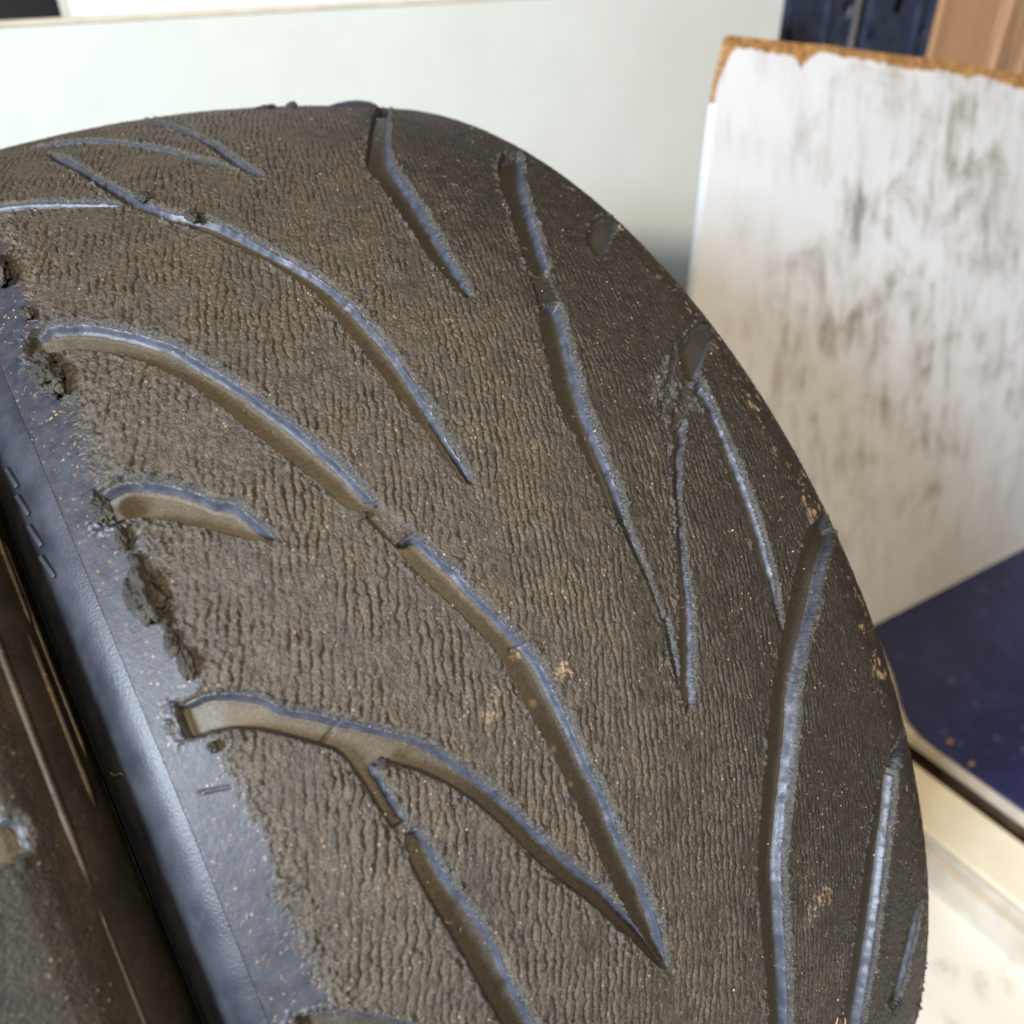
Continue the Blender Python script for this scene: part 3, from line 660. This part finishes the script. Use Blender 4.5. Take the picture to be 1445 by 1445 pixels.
for i, (x, f, sz, tw) in enumerate(((-98.6, 23.1, (0.0034, 0.0056, 0.0032), 0.1), (-97.4, 21.95, (0.0021, 0.0024, 0.0022), 0.3), (-99.2, 14.1, (0.0032, 0.0068, 0.0034), 0.0),
                                (-99.2, 30.9, (0.0021, 0.0036, 0.0024), 0.2), (-98.0, 32.4, (0.0014, 0.0032, 0.0014), -0.2), (-98.6, 35.25, (0.0034, 0.0060, 0.0030), 0.1),
                                (-97.2, 33.6, (0.0011, 0.0020, 0.0011), 0.4), (-97.0, 37.5, (0.0016, 0.0030, 0.0014), -0.3), (-95.8, 38.6, (0.0017, 0.0036, 0.0016), -0.2), (-66.0, 45.75, (0.0014, 0.0014, 0.0013), 0.0),
                                (-45.6, 35.6, (0.0013, 0.0009, 0.0007), 0.5), (-44.1, 14.5, (0.0020, 0.0024, 0.0016), 0.3), (-52.7, 11.2, (0.0022, 0.0022, 0.0014), 0.1), (-97.6, 34.2, (0.0018, 0.0024, 0.0016), 0.1), (-96.6, 36.4, (0.0013, 0.0022, 0.0012), 0.3), (-96.9, 18.3, (0.0013, 0.0026, 0.0013), 0.2), (-97.4, 42.15, (0.0011, 0.0012, 0.0010), 0.2),
                                (22.0, -4.6, (0.0045, 0.0020, 0.0012), 0.2), (33.0, -4.4, (0.0022, 0.0016, 0.0018), 0.2))):
    o = pebble('rubber_blob', on_tyre(x, f, sz[2] * 0.28), sz, M['blob'], 20 + i, tyre, (R(f), 0, tw), 5 if sz[1] > 0.003 else 4, 0.42, 1.9)
pebble('rubber_lump', on_tyre(61.0, -5.4, -0.0012), (0.0135, 0.0075, 0.0034), M['sidewall'], 71, tyre, (R(-5.6), 0, 0.1), 4, 0.12, 1.2)
for i, f in enumerate((26.4, 28.05, 29.8, 31.5)):
    bm = box_bm(-0.0006, 0.0006, -0.0036, 0.0036, -0.0004, 0.0009)
    o = bm_obj('raised_bar', bm, M['sidewall'], tyre, bevel=0.0003)
    o.location = on_tyre(-113.75, f); o.rotation_euler = (R(f), R(-48), R(-14))

# loose grit and fibres lying on the tread: uncountable
def grit(n, seed):
    rr_ = np.random.default_rng(seed); bm = bmesh.new()
    for i in range(n):
        if i % 7 == 0: c0 = (rr_.uniform(-100, 108), rr_.uniform(-8, 84)); w0 = rr_.uniform(1, 14)
        x = min(max(c0[0] + rr_.normal() * w0, -101), 108); f = c0[1] + rr_.normal() * w0 / CMM; s = 0.00007 + 0.00028 * rr_.random() ** 5
        p = on_tyre(x, f, 0.0002)
        m = Matrix.Translation(p) @ Matrix.Rotation(rr_.uniform(0, 6), 4, 'X') @ Matrix.Rotation(rr_.uniform(0, 6), 4, 'Z') @ Matrix.Diagonal((s * rr_.uniform(.7, 1.6), s, s * rr_.uniform(.6, 1), 1))
        bmesh.ops.create_icosphere(bm, subdivisions=1, radius=1, matrix=m)
    return bm
def mat_grit():
    t = NT('tan_grit')
    vz = t.voronoi(350, 'Color'); sep = t.n('ShaderNodeSeparateColor'); t.l(vz, sep.inputs[0])
    return t.done(t.mix(sep.outputs[0], (0.16, 0.095, 0.045), (0.42, 0.35, 0.25)), 0.6)
M['grit'] = mat_grit()
g = bm_obj('grit', grit(1500, 3), M['grit'], tyre); g['kind'] = 'stuff'
M['fibre'] = mat_simple('orange_fibre', (0.34, 0.17, 0.07), (0.42, 0.24, 0.12), 500, 0.6)
def tube_bm(pts, rad, seg=6, closed=False):
    bm = bmesh.new(); rings = []
    n = len(pts)
    for i, p in enumerate(pts):
        t = (Vector(pts[(i + 1) % n] if closed or i < n - 1 else pts[i]) - Vector(pts[i - 1] if closed or i > 0 else pts[i])).normalized()
        a = t.orthogonal().normalized() if i == 0 else (a - t * a.dot(t)).normalized()
        b = t.cross(a)
        rad_i = rad if not callable(rad) else rad(i / max(n - 1, 1))
        rings.append([bm.verts.new(Vector(p) + (a * math.cos(k * 2 * math.pi / seg) + b * math.sin(k * 2 * math.pi / seg)) * rad_i) for k in range(seg)])
    for i in range(n if closed else n - 1):
        for k in range(seg):
            bm.faces.new((rings[i][k], rings[i][(k + 1) % seg], rings[(i + 1) % n][(k + 1) % seg], rings[(i + 1) % n][k]))
    if not closed: bm.faces.new(rings[0][::-1]); bm.faces.new(rings[-1])
    return bm
def fibres(n, seed):
    rr_ = np.random.default_rng(seed); out = bmesh.new()
    for i in range(n):
        x = rr_.uniform(-99, 60) if i % 9 else rr_.uniform(-106, -94); f = rr_.uniform(6, 62); a = rr_.uniform(0, 6.28); L = rr_.uniform(0.6, 2.2); cv = rr_.uniform(-.8, .8)
        pts = []
        for k in range(5):
            u = (k / 4 - .5) * L; aa = a + cv * (k / 4 - .5)
            pts.append(on_tyre(x + u * math.cos(aa), f + u * math.sin(aa) / CMM, 0.00028 + 0.0002 * math.sin(k / 4 * 3.14)))
        b = tube_bm(pts, 0.00005, 4); me = bpy.data.meshes.new('t'); b.to_mesh(me); b.free(); out.from_mesh(me); bpy.data.meshes.remove(me)
    return out
g = bm_obj('dust_fibres', fibres(260, 6), M['fibre'], tyre); g['kind'] = 'stuff'
lp = [on_tyre(37.2 + 2.6 * math.cos(t), 71.0 + 2.2 * math.sin(t) / CMM * 1.4, 0.0012 + 0.0006 * math.sin(t * 2)) for t in np.linspace(0.2, 4.4, 16)]
bm_obj('curled_fibre', tube_bm(lp, 0.00022, 6), M['fibre'], tyre, True)

# ------------------------------------------------------------------ the neighbouring tyre
NX = -0.2385
ty2 = empty('dark_tyre', (NX, 0, H))
tag(ty2, 'darker dusty tyre with raised sidewall ribs, pressed against the smooth shoulder of the worn tyre', 'tyre', 'tyres standing side by side on the bench')
G2 = [([(88, 41.6), (95, 41.0), (100.3, 41.0), (104.6, 41.35), (105.0, 42.2), (103.6, 42.85), (97.9, 43.0), (90, 42.9)], 2.0)]  # groove end: daylight on it is put into a paler floor tone
G2 += [([(-x, f + a) for x, f in GROOVES[k][::-1]], 3.2) for a in (0, 45, 90, 135, 180, 225, 270, -45) for k in ('A1', 'B')]
build_tread('tread', ty2, tread_profile(True), [(12, 72, True), (72, 372, False)], (0.75, 2.4), G2, 0.0, 0.6, seed=41, wear_left=False)
revolve('sidewall', [(-x, r) for x, r in LEFT] + [(0.1073, 0.3046)], M['dark_side'], ty2)
revolve('sidewall', LEFT + [(-0.1073, 0.3046)], M['dark_side'], ty2)
revolve('inner_liner', [(-0.090, 0.218), (-0.091, 0.232), (-0.106, 0.262), (-0.104, 0.288), (-0.085, 0.300), (0, 0.305), (0.085, 0.300), (0.104, 0.288), (0.106, 0.262), (0.091, 0.232), (0.090, 0.218)], M['liner'], ty2)
def rib(x, r, f0, f1, rad):
    pts = [Vector((x / 1000, -math.sin(R(a)) * r, math.cos(R(a)) * r)) for a in np.arange(f0, f1 + 0.01, 0.75)]
    bm_obj('rib', tube_bm(pts, lambda u: rad * min(1, 0.35 + 12 * min(u, 1 - u)), 8), M['rib'], ty2, True)
rib(110.0, 0.3030, 0, 45.6, 0.0009); rib(110.0, 0.3030, 46.0, 360, 0.0009)
rib(115.6, 0.2937, 34, 42.3, 0.0007)
rib(117.3, 0.2872, 28, 40.4, 0.0006); rib(117.9, 0.2790, 40.6, 48.2, 0.0006)
rib(116.7, 0.2905, 16, 33.6, 0.0006); rib(118.6, 0.270, 34.0, 41.5, 0.0006); rib(112.2, 0.3006, 20, 30.5, 0.0006); rib(113.0, 0.2982, 10, 33.0, 0.0007)
fb = [on_tyre(-108.6 - 0.5 * t, 45.2 + 0.25 * t + 0.12 * math.sin(3 * t), 0.0009) for t in np.linspace(0, 4, 12)]
bm_obj('curled_fibre', tube_bm([Vector((-0.1165, -math.sin(R(f)) * 0.2945, math.cos(R(f)) * 0.2945)) + Vector((0.0012 * t, 0, 0.0006 * math.sin(3 * t))) for t, f in zip(np.linspace(-1, 1, 9), np.linspace(41.2, 41.6, 9))], 0.00018, 6), M['rib'], tyre, True)
